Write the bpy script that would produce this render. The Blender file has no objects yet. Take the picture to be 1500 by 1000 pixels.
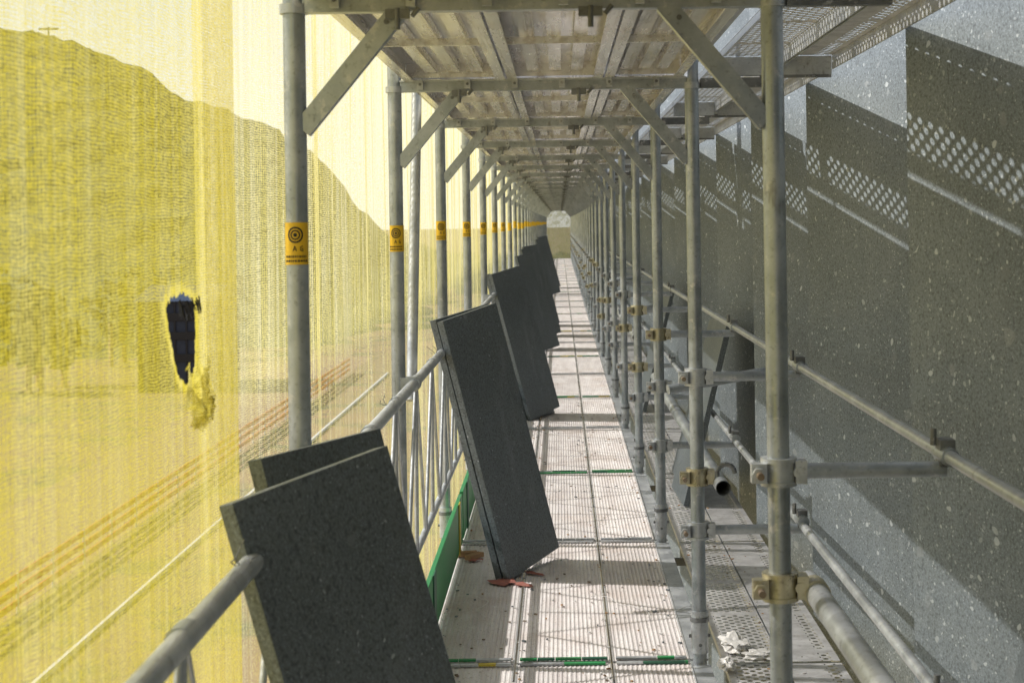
import bpy, bmesh, math, random
from mathutils import Vector, Matrix, noise
random.seed(7)
scene=bpy.context.scene
EYE=1.483; D0=3.286; BAY=2.0; NB=31
FR=[D0+BAY*i for i in range(-2,NB)]      # frame positions along Y
XL,XR=-0.55,0.45
YEND=FR[-1]

# ------------------------------------------------------------ node helpers
def newmat(name):
    m=bpy.data.materials.new(name); m.use_nodes=True
    nt=m.node_tree; nt.nodes.clear(); return m,nt
def L(nt,a,b): nt.links.new(a,b)
def math_(nt,op,a,b=None,c=None,clamp=False):
    n=nt.nodes.new('ShaderNodeMath'); n.operation=op; n.use_clamp=clamp
    for i,v in enumerate((a,b,c)):
        if v is None: continue
        if isinstance(v,(int,float)): n.inputs[i].default_value=v
        else: nt.links.new(v,n.inputs[i])
    return n.outputs[0]
def mix(nt,f,a,b,bt='MIX'):
    n=nt.nodes.new('ShaderNodeMix'); n.data_type='RGBA'; n.blend_type=bt
    for s,v in ((n.inputs[0],f),(n.inputs[6],a),(n.inputs[7],b)):
        if isinstance(v,(int,float)): s.default_value=v
        elif isinstance(v,tuple): s.default_value=(v[0],v[1],v[2],1)
        else: nt.links.new(v,s)
    return n.outputs[2]
def ramp(nt,f,a,b,ca=0.0,cb=1.0):
    n=nt.nodes.new('ShaderNodeMapRange'); n.interpolation_type='SMOOTHSTEP'
    nt.links.new(f,n.inputs[0])
    n.inputs[1].default_value=a;n.inputs[2].default_value=b;n.inputs[3].default_value=ca;n.inputs[4].default_value=cb
    return n.outputs[0]
def coords(nt,scale=(1,1,1),rot=(0,0,0)):
    tc=nt.nodes.new('ShaderNodeTexCoord'); mp=nt.nodes.new('ShaderNodeMapping')
    mp.inputs['Scale'].default_value=scale; mp.inputs['Rotation'].default_value=rot
    nt.links.new(tc.outputs['Object'],mp.inputs[0]); return mp.outputs[0]
def noise_(nt,vec,scale,detail=3,rough=.5,out=0):
    n=nt.nodes.new('ShaderNodeTexNoise'); n.inputs['Scale'].default_value=scale
    n.inputs['Detail'].default_value=detail; n.inputs['Roughness'].default_value=rough
    nt.links.new(vec,n.inputs['Vector']); return n.outputs[out]
def voro(nt,vec,scale,rnd=1.0):
    n=nt.nodes.new('ShaderNodeTexVoronoi'); n.inputs['Scale'].default_value=scale
    n.inputs['Randomness'].default_value=rnd
    nt.links.new(vec,n.inputs['Vector']); return n.outputs['Distance'],n.outputs['Color']
def bsdf(nt,col,rough=.6,metal=0.0,bump=None,bs=.2,bd=.002):
    b=nt.nodes.new('ShaderNodeBsdfPrincipled')
    for nm,v in (('Base Color',col),('Roughness',rough),('Metallic',metal)):
        if isinstance(v,tuple): b.inputs[nm].default_value=(v[0],v[1],v[2],1)
        elif isinstance(v,(int,float)): b.inputs[nm].default_value=v
        else: nt.links.new(v,b.inputs[nm])
    if bump is not None:
        bn=nt.nodes.new('ShaderNodeBump'); bn.inputs['Strength'].default_value=bs; bn.inputs['Distance'].default_value=bd
        nt.links.new(bump,bn.inputs['Height']); nt.links.new(bn.outputs[0],b.inputs['Normal'])
    return b.outputs[0]
def out(nt,s):
    o=nt.nodes.new('ShaderNodeOutputMaterial'); nt.links.new(s,o.inputs[0])
def sep(nt,v):
    n=nt.nodes.new('ShaderNodeSeparateXYZ'); nt.links.new(v,n.inputs[0]); return n.outputs

# ------------------------------------------------------------ materials
def stone(name,c1,c2,fleck,big,amount,dark=.6,rough=.7,sm=1.0):
    m,nt=newmat(name); v=coords(nt)
    nz=noise_(nt,v,9,3,.6,1)
    va=nt.nodes.new('ShaderNodeVectorMath'); va.operation='MULTIPLY_ADD'
    L(nt,nz,va.inputs[0]); va.inputs[1].default_value=(.07,.07,.07); L(nt,v,va.inputs[2]); vd=va.outputs[0]
    base=mix(nt,ramp(nt,noise_(nt,v,1.6,4,.6),.3,.7),c1,c2)
    fine=noise_(nt,v,260,2,.7)
    base=mix(nt,ramp(nt,fine,.40,.7,.0,.6),base,(c2[0]*1.9,c2[1]*1.9,c2[2]*1.9))
    mid=noise_(nt,v,130,2,.6)
    base=mix(nt,ramp(nt,mid,.5,.66,.0,dark),base,(c1[0]*.4,c1[1]*.4,c1[2]*.4))
    d,c=voro(nt,vd,big); cs=sep(nt,c)
    rad=ramp(nt,cs[0],.50,1.0,-.02,.36)
    msk=math_(nt,'MULTIPLY',ramp(nt,math_(nt,'SUBTRACT',rad,d),.0,.05),ramp(nt,cs[1],.2,.9,.1,.55))
    pc=mix(nt,cs[2],(c1[0]*.7,c1[1]*.7,c1[2]*.7),(fleck[0]*.6,fleck[1]*.6,fleck[2]*.6))
    base=mix(nt,msk,base,pc)
    for sc,thr,st in ((big*2.3,.66,.75),(big*4.3,.58,.65*sm),(big*8.5,.56,.7*sm)):
        d,c=voro(nt,vd,sc); cs=sep(nt,c)
        on=ramp(nt,cs[0],thr,thr+.36,-.02,.33*amount)
        ms=math_(nt,'MULTIPLY',ramp(nt,math_(nt,'SUBTRACT',on,d),.0,.07),math_(nt,'MULTIPLY',ramp(nt,cs[1],.15,.95),st))
        base=mix(nt,ms,base,fleck)
    sc2=noise_(nt,coords(nt,(1,1,.25)),3.5,4,.7)
    base=mix(nt,ramp(nt,sc2,.55,.78,0,.22),base,(.40,.42,.44))
    out(nt,bsdf(nt,base,rough,0,mid,.25,.0012)); return m
M_wall=stone('stone_conglomerate',(.128,.150,.164),(.200,.228,.244),(.66,.70,.72),14,1.1,.6,.6,.85)
M_slab=stone('stone_slab',(.092,.108,.120),(.135,.155,.168),(.46,.50,.52),26,.8,.7,.40,.85)

def metal(name,c1,c2,rough,met,streak=False):
    m,nt=newmat(name); v=coords(nt)
    n=noise_(nt,v,9,5,.65); n2=noise_(nt,v,90,3,.6)
    col=mix(nt,ramp(nt,n,.3,.7),c1,c2)
    col=mix(nt,ramp(nt,n2,.55,.75,0,.5),col,(c1[0]*.45,c1[1]*.43,c1[2]*.40))
    col=mix(nt,ramp(nt,noise_(nt,v,28,4,.7),.58,.68,0,.6),col,(.68,.67,.66))
    col=mix(nt,ramp(nt,noise_(nt,coords(nt,(1,1,.3)),17,4,.75),.60,.74,0,.6),col,(.17,.155,.14))
    r=ramp(nt,n,.3,.7,rough-.1,rough+.12)
    out(nt,bsdf(nt,col,r,met,n2,.12,.001)); return m
M_tube=metal('galvanised_steel',(.33,.36,.385),(.53,.56,.59),.38,.6)
M_tube2=metal('worn_galvanised',(.42,.44,.46),(.64,.66,.68),.38,.5)
M_dark=metal('dark_steel',(.15,.155,.16),(.28,.285,.29),.5,.5)
M_brass=metal('zinc_yellow_coupler',(.46,.41,.28),(.66,.62,.46),.36,.7)
M_rust=metal('rusty_bolt',(.22,.15,.1),(.34,.28,.22),.6,.4)

def deckmat(name,under=False,k=1.0,brown=.35):
    m,nt=newmat(name)
    v=coords(nt,(1,.12,1)); v1=coords(nt)
    n=noise_(nt,v,14,5,.65); n2=noise_(nt,v1,2.2,5,.65); n3=noise_(nt,v1,55,4,.7); n4=noise_(nt,coords(nt,(1,.5,1)),160,2,.7)
    if under:
        ns=noise_(nt,coords(nt,(1,.03,1)),34,3,.7)
        col=mix(nt,ramp(nt,n,.3,.7),(.82*k,.81*k,.81*k),(1.0*k,.99*k,.99*k))
        col=mix(nt,ramp(nt,ns,.48,.66,0,.6),col,(.52*k,.47*k,.42*k))
        col=mix(nt,ramp(nt,n2,.52,.72,0,brown),col,(.55,.45,.35))
        col=mix(nt,ramp(nt,n3,.60,.72,0,.4),col,(.36,.31,.27))
        out(nt,bsdf(nt,col,ramp(nt,n,.3,.7,.32,.14),.5,n3,.10,.002))
    else:
        col=mix(nt,ramp(nt,n,.3,.7),(.69*k,.635*k,.62*k),(.86*k,.815*k,.80*k))
        col=mix(nt,ramp(nt,n2,.46,.70,0,.6),col,(.56,.47,.42))
        col=mix(nt,ramp(nt,n3,.54,.70,0,.6),col,(.40,.33,.29))
        col=mix(nt,ramp(nt,noise_(nt,v1,17,5,.75),.60,.66,0,.55),col,(.90,.87,.84))
        col=mix(nt,ramp(nt,n4,.60,.73,0,.65),col,(.28,.22,.19))
        out(nt,bsdf(nt,col,.7,.05,n3,.3,.002))
    return m
M_deck=deckmat('dusty_aluminium_deck'); M_deck2=deckmat('dusty_aluminium_deck_worn',False,.90)
M_under=deckmat('deck_underside',True); M_under2=deckmat('deck_underside_stained',True,.88,.7)

def perfmat(name,lo,hi):
    m,nt=newmat(name); v=coords(nt); s=sep(nt,v)
    P=.044
    def holes(ox,oy):
        fx=math_(nt,'SUBTRACT',math_(nt,'FRACT',math_(nt,'ADD',math_(nt,'DIVIDE',s[0],P),ox+50)),.5)
        fy=math_(nt,'SUBTRACT',math_(nt,'FRACT',math_(nt,'ADD',math_(nt,'DIVIDE',s[1],P),oy+50)),.5)
        r=math_(nt,'SQRT',math_(nt,'ADD',math_(nt,'MULTIPLY',fx,fx),math_(nt,'MULTIPLY',fy,fy)))
        return math_(nt,'LESS_THAN',r,.22)
    h=math_(nt,'MAXIMUM',holes(0,0),holes(.5,.5))
    inx=math_(nt,'MULTIPLY',math_(nt,'GREATER_THAN',s[0],lo),math_(nt,'LESS_THAN',s[0],hi))
    ribs=math_(nt,'GREATER_THAN',math_(nt,'FRACT',math_(nt,'DIVIDE',math_(nt,'ADD',s[1],100.2),.528)),.10)
    h=math_(nt,'MULTIPLY',h,math_(nt,'MULTIPLY',inx,ribs))
    n=noise_(nt,v,12,5,.65)
    col=mix(nt,ramp(nt,n,.3,.7),(.50,.49,.49),(.72,.71,.71))
    col=mix(nt,ramp(nt,noise_(nt,v,45,4,.7),.54,.7,0,.6),col,(.32,.28,.26))
    b=bsdf(nt,col,.5,.35,n,.1,.002)
    t=nt.nodes.new('ShaderNodeBsdfTransparent'); mx=nt.nodes.new('ShaderNodeMixShader')
    L(nt,h,mx.inputs[0]); L(nt,b,mx.inputs[1]); L(nt,t.outputs[0],mx.inputs[2]); out(nt,mx.outputs[0]); return m
M_perf=perfmat('perforated_steel',.555,.722); M_perf2=perfmat('perforated_row_steel',.862,.900)

def paint(name,c,rough=.5,wear=.35):
    m,nt=newmat(name); v=coords(nt); n=noise_(nt,v,22,5,.7)
    col=mix(nt,ramp(nt,n,.5,.7,0,wear),c,(c[0]*.4+.12,c[1]*.4+.11,c[2]*.4+.1))
    out(nt,bsdf(nt,col,rough,0,n,.1,.001)); return m
M_green=paint('green_paint',(.03,.28,.09),.5,.6); M_dkgreen=paint('dark_green_paint',(.03,.13,.08))
M_yel=paint('yellow_paint',(.62,.48,.05),.5,.5); M_black=paint('black_print',(.012,.012,.012),.5,.0)
M_label=paint('label_yellow',(.80,.50,.02),.45,.15)
M_white=paint('white_paper',(.76,.74,.72),.8,.15); M_red=paint('red_scrap',(.36,.13,.10),.8,.4)
M_wood=paint('wood_offcut',(.42,.25,.13),.8,.4)

def netmat(name,op,streak,ca,cb,hole=False,upper=0.0):
    m,nt=newmat(name); v=coords(nt); s=sep(nt,v)
    def wave(sock,per):
        return math_(nt,'SINE',math_(nt,'MULTIPLY',sock,2*math.pi/per))
    wob=math_(nt,'MULTIPLY',noise_(nt,v,14,1,.5),.014)
    yy=math_(nt,'ADD',s[1],wob); zz=math_(nt,'ADD',s[2],wob)
    w=math_(nt,'ADD',math_(nt,'MULTIPLY',wave(yy,.0115),.18),math_(nt,'MULTIPLY',wave(zz,.0050),.22))
    st=noise_(nt,coords(nt,(1,1,.035)),34,2,.75)      # vertical streaks
    st2=noise_(nt,coords(nt,(1,1,.6)),3.2,2,.6)
    gr2=noise_(nt,coords(nt,(1,.6,1.6)),150,3,.85)
    f=math_(nt,'ADD',op,w)
    if upper:
        f=math_(nt,'ADD',f,ramp(nt,s[2],1.05,1.2,0,upper))
    f=math_(nt,'ADD',f,math_(nt,'MULTIPLY',math_(nt,'SUBTRACT',st,.5),streak))
    f=math_(nt,'ADD',f,math_(nt,'MULTIPLY',math_(nt,'SUBTRACT',st2,.5),.28))
    f=math_(nt,'ADD',f,math_(nt,'MULTIPLY',math_(nt,'SUBTRACT',gr2,.5),1.9),clamp=True)
    f=math_(nt,'MAXIMUM',f,.04)
    if hole:
        nn=math_(nt,'MULTIPLY',math_(nt,'SUBTRACT',noise_(nt,v,45,3,.6),.5),.55)
        dz=math_(nt,'DIVIDE',math_(nt,'SUBTRACT',s[2],1.298),.074)
        tap=math_(nt,'ADD',.078,math_(nt,'MULTIPLY',dz,.024))
        y0=math_(nt,'ADD',2.612,math_(nt,'MULTIPLY',dz,-.020))
        dy=math_(nt,'DIVIDE',math_(nt,'SUBTRACT',s[1],y0),tap)
        r=math_(nt,'ADD',math_(nt,'POWER',math_(nt,'ADD',math_(nt,'POWER',math_(nt,'ABSOLUTE',dy),3.0),math_(nt,'POWER',math_(nt,'ABSOLUTE',dz),3.0)),.3333),nn)
        rim=ramp(nt,math_(nt,'ABSOLUTE',math_(nt,'SUBTRACT',r,1.1)),.0,.25,.5,0)
        f=math_(nt,'ADD',f,rim,clamp=True)
        f=math_(nt,'MULTIPLY',f,math_(nt,'GREATER_THAN',r,1.0))
    tr=nt.nodes.new('ShaderNodeBsdfTransparent')
    colr=mix(nt,ramp(nt,st,.35,.7),ca,cb)
    tl=nt.nodes.new('ShaderNodeBsdfTranslucent'); L(nt,colr,tl.inputs[0])
    df=nt.nodes.new('ShaderNodeBsdfDiffuse'); L(nt,colr,df.inputs[0])
    a=nt.nodes.new('ShaderNodeMixShader'); a.inputs[0].default_value=.38
    L(nt,tl.outputs[0],a.inputs[1]); L(nt,df.outputs[0],a.inputs[2])
    b=nt.nodes.new('ShaderNodeMixShader'); L(nt,f,b.inputs[0]); L(nt,tr.outputs[0],b.inputs[1]); L(nt,a.outputs[0],b.inputs[2])
    out(nt,b.outputs[0]); return m
M_net1=netmat('yellow_netting_thin',.57,.10,(.72,.61,.06),(.80,.71,.20),True)
M_net2=netmat('yellow_netting',.25,.5,(.84,.74,.22),(.92,.86,.48),False,.33)
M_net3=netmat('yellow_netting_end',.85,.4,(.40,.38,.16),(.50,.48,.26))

# ------------------------------------------------------------ mesh builder
class MB:
    def __init__(s): s.v=[];s.f=[];s.m=[];s.sm=[];s.mats=[]
    def mi(s,mat):
        if mat not in s.mats: s.mats.append(mat)
        return s.mats.index(mat)
    def add(s,vs,fs,mat,smooth=False):
        o=len(s.v); k=s.mi(mat); s.v+= [tuple(p) for p in vs]
        for f in fs: s.f.append([i+o for i in f]); s.m.append(k); s.sm.append(smooth)
    def tube(s,p,q,r,mat,seg=14,cap=True,inner=None):
        p=Vector(p);q=Vector(q);d=(q-p).normalized()
        a=Vector((0,0,1)) if abs(d.z)<.9 else Vector((1,0,0))
        u=d.cross(a).normalized(); w=d.cross(u)
        vs=[];
        for c in (p,q):
            for i in range(seg):
                t=2*math.pi*i/seg; vs.append(c+(u*math.cos(t)+w*math.sin(t))*r)
        fs=[(i,(i+1)%seg,seg+(i+1)%seg,seg+i) for i in range(seg)]
        s.add(vs,fs,mat,True)
        if cap: s.add(vs,[tuple(range(seg))[::-1],tuple(range(seg,2*seg))],mat)
    def box(s,c,h,mat,M=None):
        cx,cy,cz=c;hx,hy,hz=h
        vs=[Vector((x*hx,y*hy,z*hz)) for x in(-1,1) for y in(-1,1) for z in(-1,1)]
        if M is not None: vs=[M@v for v in vs]
        vs=[v+Vector(c) for v in vs]
        s.add(vs,[(0,1,3,2),(4,6,7,5),(0,4,5,1),(2,3,7,6),(0,2,6,4),(1,5,7,3)],mat)
    def obj(s,name,parent=None,bevel=0):
        me=bpy.data.meshes.new(name); me.from_pydata(s.v,[],s.f)
        for m in s.mats: me.materials.append(m)
        me.polygons.foreach_set('material_index',s.m); me.polygons.foreach_set('use_smooth',s.sm); me.update()
        o=bpy.data.objects.new(name,me); scene.collection.objects.link(o)
        if parent: o.parent=parent
        if bevel:
            b=o.modifiers.new('b','BEVEL'); b.width=bevel; b.segments=2
        return o
def empty(name):
    e=bpy.data.objects.new(name,None); scene.collection.objects.link(e); return e

SC=empty('scaffolding')
CEIL=2.03
# ---- uprights
u=MB()
for i,y in enumerate(FR):
    seg=20 if i<7 else 12
    for x in (XL,XR):
        u.tube((x,y,-9),(x,y,3.1),.0235,M_tube,seg)
        for zb in (0.0,CEIL):
            u.tube((x,y,zb+.03),(x,y,zb+.17),.029,M_tube2,seg)
            u.tube((x,y,zb+.135),(x,y,zb+.15),.032,M_dark,seg)
            u.tube((x-.036,y-.0,zb+.085),(x+.036,y,zb+.085),.006,M_dark,8)
            u.tube((x,y-.0298,zb+.06),(x,y-.0292,zb+.06),.006,M_dark,10)
        u.tube((x,y,1.925),(x,y,1.945),.030,M_tube2,seg)
u.obj('uprights',SC)
# ---- transoms and knee braces
t=MB()
for y in FR:
    for zt in (CEIL-.088,-.088):
        t.box(((XL+XR)/2,y,zt),((XR-XL)/2-.02,.016,.016),M_tube)
        t.box(((XL+XR)/2,y,zt+.019),((XR-XL)/2-.02,.030,.003),M_tube2)
        for k in range(6):
            hx=XL+.09+k*.158
            t.box((hx,y-.036,zt+.006),(.010,.008,.016),M_tube2)
            t.tube((hx,y-.046,zt+.006),(hx,y-.040,zt+.006),.005,M_dark,8)
    for hx in (-.33,.07):
        t.box((hx,y-.03,CEIL-.112),(.025,.008,.010),M_dark)
        t.tube((hx,y-.035,CEIL-.10),(hx,y-.035,CEIL-.145),.006,M_dark,8)
        t.tube((hx+.03,y-.035,CEIL-.118),(hx+.045,y-.035,CEIL-.10),.005,M_dark,8)
    for sgn,x0 in ((1,XL),(-1,XR)):
        p=Vector((x0+sgn*.015,y,EYE+.20)); q=Vector((x0+sgn*.225,y,EYE+.452))
        dd=(q-p); ang=math.atan2(dd.x,dd.z)
        M=Matrix.Rotation(ang,3,'Y')
        t.box((p+q)/2,(.020,.015,dd.length/2),M_tube,M)
        t.tube(q-Vector((sgn*.03,.017,.03)),q-Vector((sgn*.03,.0155,.03)),.006,M_dark,8)
    for zc in (CEIL-.088,-.100):
        t.box((.590,y,zc),(.11,.014,.016),M_dark)
        t.box((.80,y,zc+.022),(.12,.010,.008),M_dark)
t.obj('transoms_and_braces',SC,0)

# ---- decks (extruded profile)
def plank(mb,x0,x1,y0,y1,zt,top,under,ribs=True):
    w=x1-x0; n=int(w/.0165); pts=[]
    for i in range(n+1):
        xx=x0+.012+(w-.024)*i/n; hw=.0045
        pts+= [(xx-hw,zt-.0022),(xx-hw*.5,zt),(xx+hw*.5,zt),(xx+hw,zt-.0022)]
    pts=[(x0,zt)]+[p for p in pts if x0<p[0]<x1]+[(x1,zt)]
    vs=[(x,y0,z) for x,z in pts]+[(x,y1,z) for x,z in pts]; k=len(pts)
    mb.add(vs,[(i,i+1,k+i+1,k+i) for i in range(k-1)],top)
    ym=(y0+y1)/2; hy=(y1-y0)/2
    mb.add([(x0,y0,zt-.012),(x1,y0,zt-.012),(x1,y1,zt-.012),(x0,y1,zt-.012)],[(0,3,2,1)],under)
    for xx in (x0+.003,x1-.003): mb.box((xx,ym,zt-.034),(.003,hy,.034),under)
    for xx in (x0+.018,x1-.018): mb.box((xx,ym,zt-.066),(.014,hy,.002),under)
    for f in (.27,.5,.73): mb.box((x0+w*f,ym,zt-.028),(.019,hy-.03,.014),under)
    for f in (.5,): mb.box(((x0+x1)/2,y0+(y1-y0)*f,zt-.052),(w/2-.007,.007,.010),under)
    for yy in (y0+.004,y1-.004): mb.box(((x0+x1)/2,yy,zt-.03),(w/2-.007,.003,.028),under)
PL=[(-.515,-.175),(-.168,.150),(.157,.482)]
def levels(zt,name):
    mb=MB(); rr=random.Random(3)
    for i in range(len(FR)-1):
        y0,y1=FR[i]+.016,FR[i+1]-.016
        for j,(a,b) in enumerate(PL):
            dz=rr.uniform(-.003,.003)
            td=rr.choice([M_deck,M_deck,M_deck2]); un=rr.choice([M_under,M_under,M_under2])
            if j==2:
                plank(mb,a,.418,y0,y1,zt+dz,td,un)
                mb.box(((.421+b)/2,(y0+y1)/2,zt-.006),((b-.421)/2,(y1-y0)/2-.02,.003),M_tube2)
            else: plank(mb,a,b,y0,y1,zt+dz,td,un)
    mb.obj(name,SC)
levels(0.0,'walking_deck'); levels(CEIL,'upper_deck')
# coloured end strips at joints
e=MB(); rr=random.Random(11)
for i,y in enumerate(FR):
    for (a,b) in PL:
        b=min(b,.418)
        for sgn in (-1,1):
            x=a+.01
            c0=[M_green,M_dkgreen,M_yel,M_tube2]
            while x<b-.02:
                w=rr.choice([.06,.09,.14]); w=min(w,b-.01-x)
                mt=rr.choices(c0,[4,3,1.6,5])[0] if i%2==1 else rr.choices(c0,[0,0,0,1])[0]
                if w>.01: e.box((x+w/2,y+sgn*.029,.006),(w/2-.001,.010,.003),mt)
                x+=w
e.obj('deck_end_caps',SC)
# console planks (perforated)
c=MB()
def stadium(mb,x,y,z,hw,r,mat):
    vs=[]
    for k in range(16):
        a=2*math.pi*k/16; vs.append((x+(hw if math.cos(a)>0 else -hw)+r*math.cos(a),y,z+r*math.sin(a)))
    mb.add(vs,[tuple(range(16))],mat)
for zt in (-.01,CEIL):
    for i in range(len(FR)-1):
        y0,y1=FR[i]+.012,FR[i+1]-.012
        for (a,b,mt) in ((.532,.728,M_perf),(.734,.925,M_perf2)):
            c.add([(a,y0,zt),(b,y0,zt),(b,y1,zt),(a,y1,zt)],[(0,1,2,3)],mt)
            for xx in (a,b):
                fd=.010 if xx<.6 else .024
                c.box((xx+(.002 if xx==a else -.002),(y0+y1)/2,zt-fd-.001),(.0015,(y1-y0)/2,fd),M_tube2)
            for yy in (y0+.003,y1-.003):
                c.box(((a+b)/2,yy,zt-.035),((b-a)/2-.005,.0015,.030),M_tube2)
            for q in (-.045,.045): stadium(c,(a+b)/2+q,y0+.0010,zt-.033,.018,.012,M_dark)  # flat dark ovals paint in the shade of open plank-end holes
c.obj('console_deck',SC)

# ---- outer lattice guardrail
g=MB()
for lvl in (0.0,CEIL):
    g.tube((-.500,FR[0],lvl+.945),(-.500,YEND,lvl+.945),.0175,M_tube2,16)
    g.tube((-.508,FR[0],lvl+.36),(-.508,YEND,lvl+.36),.013,M_tube2,12)
    for i in range(len(FR)-1):
        y0=FR[i]; n=3; st=BAY/n
        for k in range(n):
            ya=y0+st*k
            g.tube((-.503,ya+.10,lvl+.93),(-.506,ya+.10,lvl+.36),.0075,M_tube2,8)
            if lvl==0:
                g.tube((-.503,ya+.12,lvl+.93),(-.506,ya+st*.5+.10,lvl+.37),.0065,M_tube2,8)
                g.tube((-.503,ya+.12+st-.02,lvl+.93),(-.506,ya+st*.5+.12,lvl+.37),.0065,M_tube2,8)
                g.tube((-.503,ya+.085,lvl+.945),(-.503,ya+.135,lvl+.945),.0195,M_tube,12)
    for y in FR:
        g.box((-.525,y,lvl+.945),(.035,.022,.024),M_tube)
        g.tube((-.50,y-.03,lvl+.945),(-.50,y+.03,lvl+.945),.025,M_tube,12)
g.obj('lattice_guardrail',SC)
dgo=MB()
for i in (3,9,15):
    y=FR[i]
    dgo.tube((-.59,y+1.30,2.10),(-.585,y+.80,.80),.021,M_tube2,16)
dgo.obj('diagonal_stay',SC)
# ---- toe board
tb=MB()
for i in range(len(FR)-1):
    y0,y1=FR[i]+.03,FR[i+1]-.03
    tb.box((-.478,(y0+y1)/2,.125),(.009,(y1-y0)/2,.110),M_green)
    tb.box((-.466,y0+.30,.125),(.003,.05,.112),M_dkgreen); tb.box((-.466,y1-.25,.125),(.003,.04,.112),M_yel if i%2 else M_tube2)
tb.obj('toe_board',SC,.002)

# ---- inner guard rails, brackets and couplers
def coupler(mb,x,y,z,mat,s=1.0):
    mb.tube((x,y,z-.026),(x,y,z+.026),.034,mat,18)
    mb.tube((x,y,z+.020),(x,y,z+.029),.038,mat,18)
    mb.tube((x,y,z-.029),(x,y,z-.020),.038,mat,18)
    mb.box((x-.044,y-.020,z),(.016,.014,.020),mat)
    mb.tube((x-.046,y-.075,z),(x-.046,y,z),.0075,M_rust,10)
    mb.tube((x-.046,y-.052,z),(x-.046,y-.036,z),.015,mat,6)
    mb.tube((x+.040,y-.025,z),(x+.040,y+.030,z),.012,mat,10)
    mb.box((x+.045,y,z),(.012,.022,.024),mat)
r=MB(); rr=random.Random(5)
for zt in (.985,.455):
    r.tube((.80,FR[0],zt),(.80,YEND,zt),.0145,M_tube2,14)
for i,y in enumerate(FR):
    for zz in (.955,.44):
        coupler(r,XR,y,zz,M_tube2 if rr.random()<.75 else M_brass)
        r.tube((XR+.04,y,zz),(.80,y,zz),.0165,M_tube,14)
        r.box((.80,y,zz+.035),(.016,.022,.028),M_dark)
        r.tube((.775,y,zz+.05),(.775,y,zz+.085),.007,M_dark,8)
        r.tube((.80,y-.045,zz+.03),(.80,y+.045,zz+.03),.0195,M_tube,14)
    coupler(r,XR,y,.715 if i%2==0 else .62,M_brass if i%3!=1 else M_tube2)
r.obj('inner_guardrail',SC)
def opentube(mb,p,q,R,mat):
    mb.tube(p,q,R,mat,22,cap=False); mb.tube(p,q,R-.004,M_dark,22,cap=False)
l=MB()
opentube(l,(.525,FR[2]+.10,.70),(.525,.6,.70),.0245,M_tube2)
opentube(l,(.525,FR[3]-.12,.60),(.525,FR[4]+1.6,.60),.0245,M_tube)
opentube(l,(.525,FR[6]-.2,.66),(.525,FR[9]+.3,.66),.0245,M_tube2)
opentube(l,(.525,FR[11]-.2,.62),(.525,FR[20]+.3,.62),.0245,M_tube2)
l.tube((.525,FR[2]-.02,.70),(.525,FR[2]+.04,.70),.029,M_brass,18)
for k in range(6):
    a0=math.pi*(k/6.)*1.1; a1=math.pi*((k+1)/6.)*1.1
    l.tube((.53+.03*math.cos(a0),FR[3]-.16,.655+.03*math.sin(a0)),(.53+.03*math.cos(a1),FR[3]-.16,.655+.03*math.sin(a1)),.008,M_dark,8)
for i in (4,7,10):
    l.tube((.47,FR[i]-.3,.73),(.93,FR[i]-.15,.79),.022,M_tube,14)
l.obj('ledger_tubes',SC)

# ---- labels on outer uprights
lb=MB()
def patch(mb,x,y,z0,z1,R,a0,a1,mat,n=10):
    vs=[]
    for z in (z0,z1):
        for k in range(n+1):
            a=a0+(a1-a0)*k/n; vs.append((x+R*math.sin(a),y-R*math.cos(a),z))
    mb.add(vs,[(k,k+1,n+2+k,n+1+k) for k in range(n)],mat,True)
def ring(mb,x,y,z,r0,r1,R,mat):
    n=28; vs=[]
    for rr_ in (r0,r1):
        for k in range(n):
            t_=2*math.pi*k/n; a=(rr_*math.cos(t_))/R; vs.append((x+R*math.sin(a),y-R*math.cos(a),z+rr_*math.sin(t_)))
    mb.add(vs,[(k,(k+1)%n,n+(k+1)%n,n+k) for k in range(n)],mat,True)
for i in range(2,len(FR)):
    y=FR[i]; dz=random.uniform(-.012,.012) if i>2 else 0; z1=1.490+dz; z0=z1-.088; tw=0 if i==2 else random.uniform(-.5,.5)
    patch(lb,XL,y,z0,z1,.0248,-1.45+tw,1.35+tw,M_label)
    if i<9:
        xc=XL; zc=z1-.026
        ring(lb,xc,y,zc,.0001,.0042,.0254,M_black); ring(lb,xc,y,zc,.0075,.0105,.0254,M_black); ring(lb,xc,y,zc,.0135,.0170,.0254,M_black)
        def st(a0,z_a,a1,z_b,w=.0016):
            R=.0256; P=Vector((xc+R*math.sin(a0),y-R*math.cos(a0),z_a)); Q=Vector((xc+R*math.sin(a1),y-R*math.cos(a1),z_b))
            lb.tube(P,Q,w*.5,M_black,6)
        zt=z1-.049; zb=z1-.060
        st(-.20,zb,-.05,zt); st(.10,zb,-.05,zt); st(-.12,zb+.004,.02,zb+.004)
        st(.62,zt,.42,zt-.002); st(.42,zt-.002,.42,zb+.002); st(.42,zb+.002,.62,zb); st(.62,zb,.64,zb+.005); st(.64,zb+.005,.54,zb+.005)
        for row,zz in ((0,z1-.071),(1,z1-.080)):
            a=-1.0
            while a<.9:
                w_=random.uniform(.08,.2); patch(lb,xc,y,zz-.0022,zz+.0022,.0254,a,a+w_,M_black,3); a+=w_+.07
lb.obj('upright_labels',SC)

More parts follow.
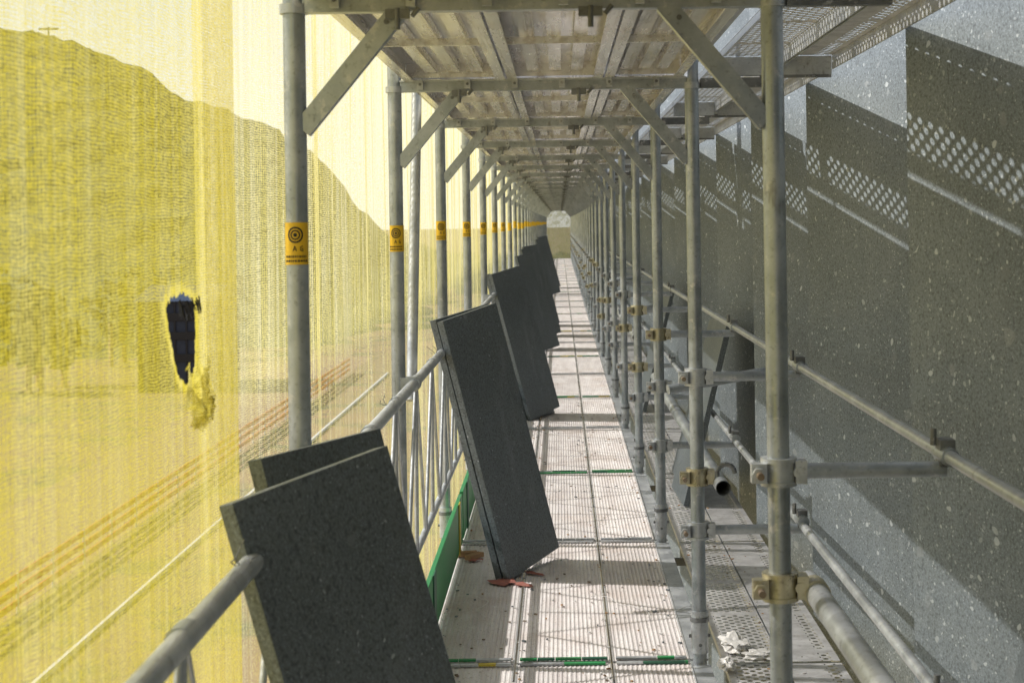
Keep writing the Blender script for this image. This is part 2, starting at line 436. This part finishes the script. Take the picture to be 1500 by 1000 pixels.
# ------------------------------------------------------------ stone wall (saw-tooth facade)
w=MB(); PM=1.735; E0=4.28; dep=.37*PM
edges=[E0+PM*j for j in range(-4,38)]
for y in edges:
    y0=y-PM; XA=.95; XB=.95+dep
    w.add([(XB,y0,-9),(XA,y,-9),(XA,y,7.5),(XB,y0,7.5)],[(0,1,2,3)],M_wall)
    w.add([(XA,y,-9),(XB,y,-9),(XB,y,7.5),(XA,y,7.5)],[(0,1,2,3)],M_wall)
y0=edges[0]-PM; y1=edges[-1]
w.add([(.95,y0,7.5),(6,y0,7.5),(6,y1,7.5),(.95,y1,7.5)],[(0,1,2,3)],M_wall)
w.add([(6,y0,-9),(6,y1,-9),(6,y1,7.5),(6,y0,7.5)],[(0,1,2,3)],M_wall)
w.add([(.95+dep,y0,-9),(6,y0,-9),(6,y0,7.5),(.95+dep,y0,7.5)],[(0,1,2,3)],M_wall)
w.obj('stone_facade_wall')

# ------------------------------------------------------------ loose stone slabs
def slab(nb,fb,ntp,th=.030,side=-1,name='stone_slab'):
    nb,fb,ntp=map(Vector,(nb,fb,ntp)); e1=(fb-nb); e2=(ntp-nb)
    n=e1.cross(e2).normalized()
    if n.x*side<0: n=-n
    vs=[nb,fb,fb+e2,nb+e2]; vs+= [p+n*th for p in vs]
    mb=MB(); o=nb.copy()
    mb.add([p-o for p in vs],[(0,1,2,3),(7,6,5,4),(0,4,5,1),(1,5,6,2),(2,6,7,3),(3,7,4,0)],M_slab)
    ob=mb.obj(name,None,.0018); ob.location=o
    b=bmesh.new(); b.from_mesh(ob.data); bmesh.ops.recalc_face_normals(b,faces=b.faces); b.to_mesh(ob.data); b.free()
    return ob
slab((-.240,2.49,.0),(-.035,2.87,.035),(-.526,2.49,1.045))
slab((-.30,2.83,.0),(-.13,3.23,.0),(-.545,2.83,1.065))
slab((-.228,6.50,.002),(-.023,6.90,.055),(-.490,6.50,1.080))
slab((-.262,6.52,.002),(-.060,6.92,.045),(-.522,6.52,1.085))
slab((-.235,11.74,.0),(-.02,12.16,.055),(-.515,11.74,1.10))
slab((-.27,11.78,.0),(-.06,12.2,.0),(-.545,11.78,1.10))
slab((-.22,18.0,.0),(-.02,18.5,.03),(-.50,18.0,1.10))
slab((-.22,20.2,.0),(-.0,20.7,.03),(-.50,20.2,1.14))
slab((-.24,22.2,.0),(-.02,22.7,.03),(-.52,22.2,1.14))
slab((-.2,32.0,.0),(.0,32.5,.03),(-.50,32.0,1.13))
slab((-.2,35.0,.0),(.0,35.5,.03),(-.50,35.0,1.15))
# slabs leaning on the facade side
slab((.85,2.95,-.30),(.84,3.60,-.30),(1.12,2.95,.76),side=1)
slab((.62,8.15,.0),(.60,8.75,.0),(.86,8.15,.95),side=1)
slab((.66,8.75,.0),(.64,9.30,.0),(.90,8.75,.90),side=1)
slab((.62,12.2,.0),(.60,12.8,.0),(.86,12.2,.95),side=1)

# ------------------------------------------------------------ netting
def net(name,y0,y1,mat,xb,amp,seed,hf,z0=-9,z1=2.25):
    ys=[y0]
    while ys[-1]<y1:
        ys.append(ys[-1]+(.02 if ys[-1]<14 else .1))
    zs=[z0,-4,-1]+[-.8+.2*i for i in range(int((z1+.8)/.2)+1)]
    vs=[]
    for z in zs:
        for y in ys:
            p=noise.noise(Vector((y*2.3+seed,z*.25,seed)))+hf*noise.noise(Vector((y*9.5+seed,z*.35,2)))
            vs.append((xb+amp*p,y,z))
    k=len(ys); fs=[]
    for a in range(len(zs)-1):
        for b in range(k-1): fs.append((a*k+b,a*k+b+1,(a+1)*k+b+1,(a+1)*k+b))
    mb=MB(); mb.add(vs,fs,mat,True); return mb.obj(name)
net('safety_net',-1.5,3.02,M_net1,-.625,.014,1.0,.35)
net('safety_net',2.78,YEND+.6,M_net2,-.638,.022,5.0,1.0)
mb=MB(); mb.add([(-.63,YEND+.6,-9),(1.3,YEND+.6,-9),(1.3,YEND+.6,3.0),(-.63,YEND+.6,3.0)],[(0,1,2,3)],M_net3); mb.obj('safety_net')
# torn flap hanging below the hole
M_flap=netmat('yellow_netting_bunched',.62,.5,(.76,.66,.10),(.84,.77,.30))
mb=MB(); vs=[];fs=[]
for a in range(10):
    for b in range(9):
        t_=a/9; wv=(.085*(1-t_)**.6+.012)
        yy=2.640+(b/8-.5)*2*wv+.03*t_; zz=1.250-.10*t_+.014*math.sin(b*1.7+a)
        vs.append((-.612+.016*math.sin(b*2.1+a*.8)*(.3+t_),yy,zz))
for a in range(9):
    for b in range(8): fs.append((a*9+b,a*9+b+1,(a+1)*9+b+1,(a+1)*9+b))
mb.add(vs,fs,M_flap,True)
for q in range(26):
    yq=2.53+.0055*q; mb.tube((-.615,yq,1.360+random.uniform(-.008,.008)),(-.612,yq+random.uniform(-.01,.02),1.360-random.uniform(.0,.03)),.0012,M_black,5,False)
mb.obj('torn_net_flap')
wz=MB()
for (y,x) in ((2.42,-.50),(6.3,-.50),(4.6,-.5),(9.1,-.5),(11.5,-.5)):
    for q in range(3):
        a=Vector((x,y,.95)); 
        for s_ in range(4):
            b=a+Vector((random.uniform(-.014,.008),random.uniform(-.02,.02),random.uniform(.0,.02)))
            wz.tube(a,b,.0010,M_dark,5,False); a=b
wz.obj('tie_wires',SC)

# ------------------------------------------------------------ litter
def crumple(name,loc,s,mat,seed,flat=.5):
    b=bmesh.new(); bmesh.ops.create_icosphere(b,subdivisions=3,radius=1)
    for v in b.verts:
        n=noise.noise(v.co*2.1+Vector((seed,0,0)))*.9+noise.noise(v.co*5+Vector((0,seed,0)))*.5
        v.co*=1+n*.7; v.co.x*=s[0]; v.co.y*=s[1]; v.co.z=max(v.co.z*s[2],-s[2]*.5)
    me=bpy.data.meshes.new(name); b.to_mesh(me); b.free(); me.materials.append(mat)
    o=bpy.data.objects.new(name,me); scene.collection.objects.link(o); o.location=loc; return o
crumple('crumpled_paper',(.585,5.46,.01),(.045,.09,.025),M_white,1.3)
crumple('crumpled_paper',(.66,5.35,.0),(.05,.04,.015),M_white,4.1)
crumple('crumpled_paper',(.53,5.20,.01),(.025,.05,.02),M_white,8.1)
for (x,y,wx,wy,a) in ((-.25,6.48,.06,.07,.3),(-.17,6.42,.03,.05,1.0),(-.39,6.9,.03,.02,.4),(-.13,6.62,.02,.06,.9)):
    mb=MB(); M=Matrix.Rotation(a,3,'Z'); n_=9
    vs=[M@Vector((wx*math.cos(6.283*k/n_)*(1+.35*math.sin(k*2.3+x*9)),wy*math.sin(6.283*k/n_)*(1+.3*math.cos(k*3.1+y)),.003*math.sin(k*2.0))) for k in range(n_)]
    mb.add([Vector((0,0,.004))]+vs,[(0,1+k,1+(k+1)%n_) for k in range(n_)],M_red)
    o=mb.obj('red_scrap'); o.location=(x,y,.006)
for (x,y,a) in ((-.44,7.0,.2),(-.40,6.95,1.0),(-.43,8.9,.5)):
    mb=MB(); mb.box((0,0,0),(.05,.018,.010),M_wood,Matrix.Rotation(a,3,'Z')); o=mb.obj('wood_offcut',None,.002); o.location=(x,y,.012)
gr=MB(); rg=random.Random(21)
for q in range(1500):
    if q%3==0: x=rg.choice([-.46,-.17,.15,.40])+rg.gauss(0,.018)
    else: x=rg.uniform(-.46,.8)
    y=3+rg.random()**1.5*10; s_=rg.uniform(.001,.0040)
    if .418<x<.54 or x<-.465: continue
    gr.box((x,y,.001+s_*.6),(s_,s_*rg.uniform(.7,2.2),s_*.6),rg.choice([M_rust,M_white,M_slab,M_wood,M_deck2]),Matrix.Rotation(rg.uniform(0,3),3,'Z'))
gr.obj('stone_chips')
sg=MB()
for (x,y,n_) in ((-.30,5.9,14),(.10,6.2,16),(.25,7.6,12),(-.05,8.6,14),(.62,6.1,12),(.15,10.2,12),(-.35,8.0,10)):
    a=Vector((x,y,.004)); th=rg.uniform(0,6)
    for k in range(n_):
        th+=rg.uniform(-.7,.7); b=a+Vector((math.cos(th)*.022,math.sin(th)*.035,0)); b.z=.004+rg.uniform(0,.004)
        if not(-.46<b.x<.41) and x<.5: break
        sg.tube(a,b,.0011,M_white,5,False); a=b
sg.obj('plastic_twine')

# ------------------------------------------------------------ landscape
def landmat(name,c1,c2,c3,sc):
    m,nt=newmat(name); v=coords(nt)
    n=noise_(nt,v,sc,6,.65); n2=noise_(nt,v,sc*6,5,.7)
    col=mix(nt,ramp(nt,n,.35,.65),c1,c2); col=mix(nt,ramp(nt,n2,.48,.66),col,c3)
    out(nt,bsdf(nt,col,.9,0,n2,.5,.3)); return m
M_ground=landmat('field_soil',(.22,.16,.08),(.28,.18,.10),(.12,.12,.06),.05)
M_hill=landmat('forest_hill',(.055,.075,.03),(.10,.105,.045),(.028,.042,.02),.035)
M_leaf=landmat('tree_foliage',(.06,.09,.03),(.10,.12,.04),(.03,.045,.018),.8)
mb=MB(); S=3000
mb.add([(-S,-S,-9),(S,-S,-9),(S,S,-9),(-S,S,-9)],[(0,1,2,3)],M_ground); mb.obj('ground')
prof=[(-1500,70),(-600,66),(-260,60),(-142,50.5),(-118,45),(-102,38),(-97,32.5),(-85,30),(-71,24.5),(-62,9),(-50,-3),(-30,-8),(60,-9.5),(200,-9.5),(1500,-9.5)]
def pz(x):
    for (a,za),(b,zb) in zip(prof,prof[1:]):
        if a<=x<=b: return za+(zb-za)*(x-a)/(b-a)
    return 0
xs=[-1500,-1200,-1000,-800,-600,-450,-350]+[-300+2.5*i for i in range(0,160)]+[120,200,400,800,1500]
ysn=[110+6*i for i in range(0,62)]
vs=[];fs=[]
for y in ysn:
    for x in xs:
        xr=x*400/max(y,110) if y<400 else x
        t_=min(1,max(0,(y-110)/290)); t2=t_*t_*(3-2*t_)
        h=-9.5+(pz(xr*1.0)+9.5)*(t2 if y<=400 else 1-.1*(y-400)/80)
        bump=(noise.noise(Vector((x*.13,y*.13,0)))*2.0+noise.noise(Vector((x*.42,y*.42,3)))*1.2)*min(1,t_*3)
        vs.append((x,y,h+bump))
k=len(xs)
for a in range(len(ysn)-1):
    for b in range(k-1): fs.append((a*k+b,a*k+b+1,(a+1)*k+b+1,(a+1)*k+b))
mb=MB(); mb.add(vs,fs,M_hill,False); mb.obj('hill')
def flat(name,c,rough=.85):
    m,nt=newmat(name); v=coords(nt); n=noise_(nt,v,3,5,.7)
    out(nt,bsdf(nt,mix(nt,ramp(nt,n,.3,.7),(c[0]*.8,c[1]*.8,c[2]*.8),c),rough)); return m
M_asph=flat('asphalt',(.30,.20,.12)); M_line=flat('kerb_white',(.7,.7,.68)); M_or=flat('orange_fence',(.75,.22,.04)); M_roof=flat('blue_grey_cladding',(.055,.06,.072)); M_gl=flat('dark_window',(.012,.012,.014),.2)
mb=MB(); mb.add([(-21,-30,-8.99),(-15,-30,-8.99),(-15,125,-8.99),(-21,125,-8.99)],[(0,1,2,3)],M_asph); mb.obj('road')
mb=MB(); mb.box((-12.2,40,-8.93),(.05,70,.07),M_line); mb.obj('kerb')
mb=MB()
for yy in range(-20,110,3): mb.tube((-15.0,yy,-9),(-15.0,yy,-7.9),.04,M_line,8)
for z in (-8.0,-8.35,-8.7): mb.box((-15.0,45,z),(.02,66,.09),M_or)
mb.obj('barrier_fence')
mb=MB()
bx,by=-24.6,100
mb.box((bx,by+4,-6.1),(2.4,4,2.9),M_roof)
for q in range(7): mb.box((bx-2.2+q*.733,by-.03,-6.1),(.05,.05,2.9),M_gl)
for zz in (-4.2,-5.4,-6.8): mb.box((bx,by-.06,zz),(2.3,.05,.25),M_gl)
mb.add([(bx-2.6,by-.3,-3.2),(bx+2.6,by-.3,-3.2),(bx+2.6,by+8.3,-3.2),(bx-2.6,by+8.3,-3.2),(bx-2.6,by+4,-2.3),(bx+2.6,by+4,-2.3)],[(0,1,5,4),(2,3,4,5),(0,4,3),(1,2,5)],M_gl)
mb.obj('warehouse')
tb=MB(); rt=random.Random(9)
for q in range(110):
    x=rt.uniform(-105,-27); y=rt.uniform(95,150); H=rt.uniform(4,8); z0=-9
    tb.tube((x,y,z0-1),(x,y,z0+H*.5),.18,M_wood,6)
    for c_ in range(60):
        p=Vector((rt.gauss(0,1),rt.gauss(0,1),rt.gauss(0,1))); p.normalize(); p*=rt.random()**.4
        c0=Vector((x+p.x*H*.33,y+p.y*H*.33,z0+H*.62+p.z*H*.36)); r0=rt.uniform(.25,.6)
        a=Vector((rt.uniform(-1,1),rt.uniform(-1,1),rt.uniform(-1,1)))*r0; b=Vector((rt.uniform(-1,1),rt.uniform(-1,1),rt.uniform(-1,1)))*r0
        tb.add([c0+a,c0+b,c0-a,c0-b],[(0,1,2,3)],M_leaf)
tb.obj('distant_trees')
mb=MB(); mb.tube((-129.5,400,45),(-129.5,400,53),.25,M_dark,8); mb.tube((-132,400,52.5),(-127,400,52.5),.3,M_dark,8); mb.tube((-131,400,50.6),(-128,400,50.6),.2,M_dark,8); mb.obj('mast')

# ------------------------------------------------------------ light
sd=Vector((1,-.15,-.93)).normalized()
sun=bpy.data.lights.new('sun','SUN'); sun.energy=5; sun.angle=math.radians(.5); sun.color=(1,.965,.915)
so=bpy.data.objects.new('sun',sun); scene.collection.objects.link(so); so.rotation_euler=sd.to_track_quat('-Z','Y').to_euler()
wd=bpy.data.worlds.new('World'); scene.world=wd; wd.use_nodes=True; nt=wd.node_tree
sky=nt.nodes.new('ShaderNodeTexSky'); sky.sky_type='NISHITA'; sky.sun_disc=False
sky.sun_elevation=math.asin(-sd.z); sky.sun_rotation=math.atan2(-sd.x,-sd.y)%(2*math.pi)
sky.dust_density=1.6; sky.air_density=1.0; sky.ozone_density=2.0
tc=nt.nodes.new('ShaderNodeTexCoord'); sz=sep(nt,tc.outputs['Generated'])
hz=ramp(nt,sz[2],.02,.32,.95,.0)
cl=noise_(nt,tc.outputs['Generated'],2.2,5,.6)
hz=math_(nt,'ADD',hz,math_(nt,'MULTIPLY',math_(nt,'SUBTRACT',cl,.5),.4),clamp=True)
colw=mix(nt,hz,sky.outputs[0],(7.4,7.5,7.6))
bg=nt.nodes['Background']; bg.inputs[1].default_value=.15; nt.links.new(colw,bg.inputs[0])

cam=bpy.data.cameras.new('camera'); co=bpy.data.objects.new('camera',cam); scene.collection.objects.link(co)
cam.sensor_width=36; cam.lens=55.2; cam.shift_x=-70/1500; cam.shift_y=-175/1500; cam.clip_start=.05; cam.clip_end=6000
co.matrix_world=Matrix.Translation((0,0,EYE))@Matrix.Rotation(math.radians(90),4,'X')@Matrix.Rotation(math.radians(-.85),4,'Z')
cam.dof.use_dof=True; cam.dof.focus_distance=6.2; cam.dof.aperture_fstop=9
scene.camera=co
scene.view_settings.view_transform='Standard'; scene.view_settings.look='None'; scene.view_settings.exposure=0
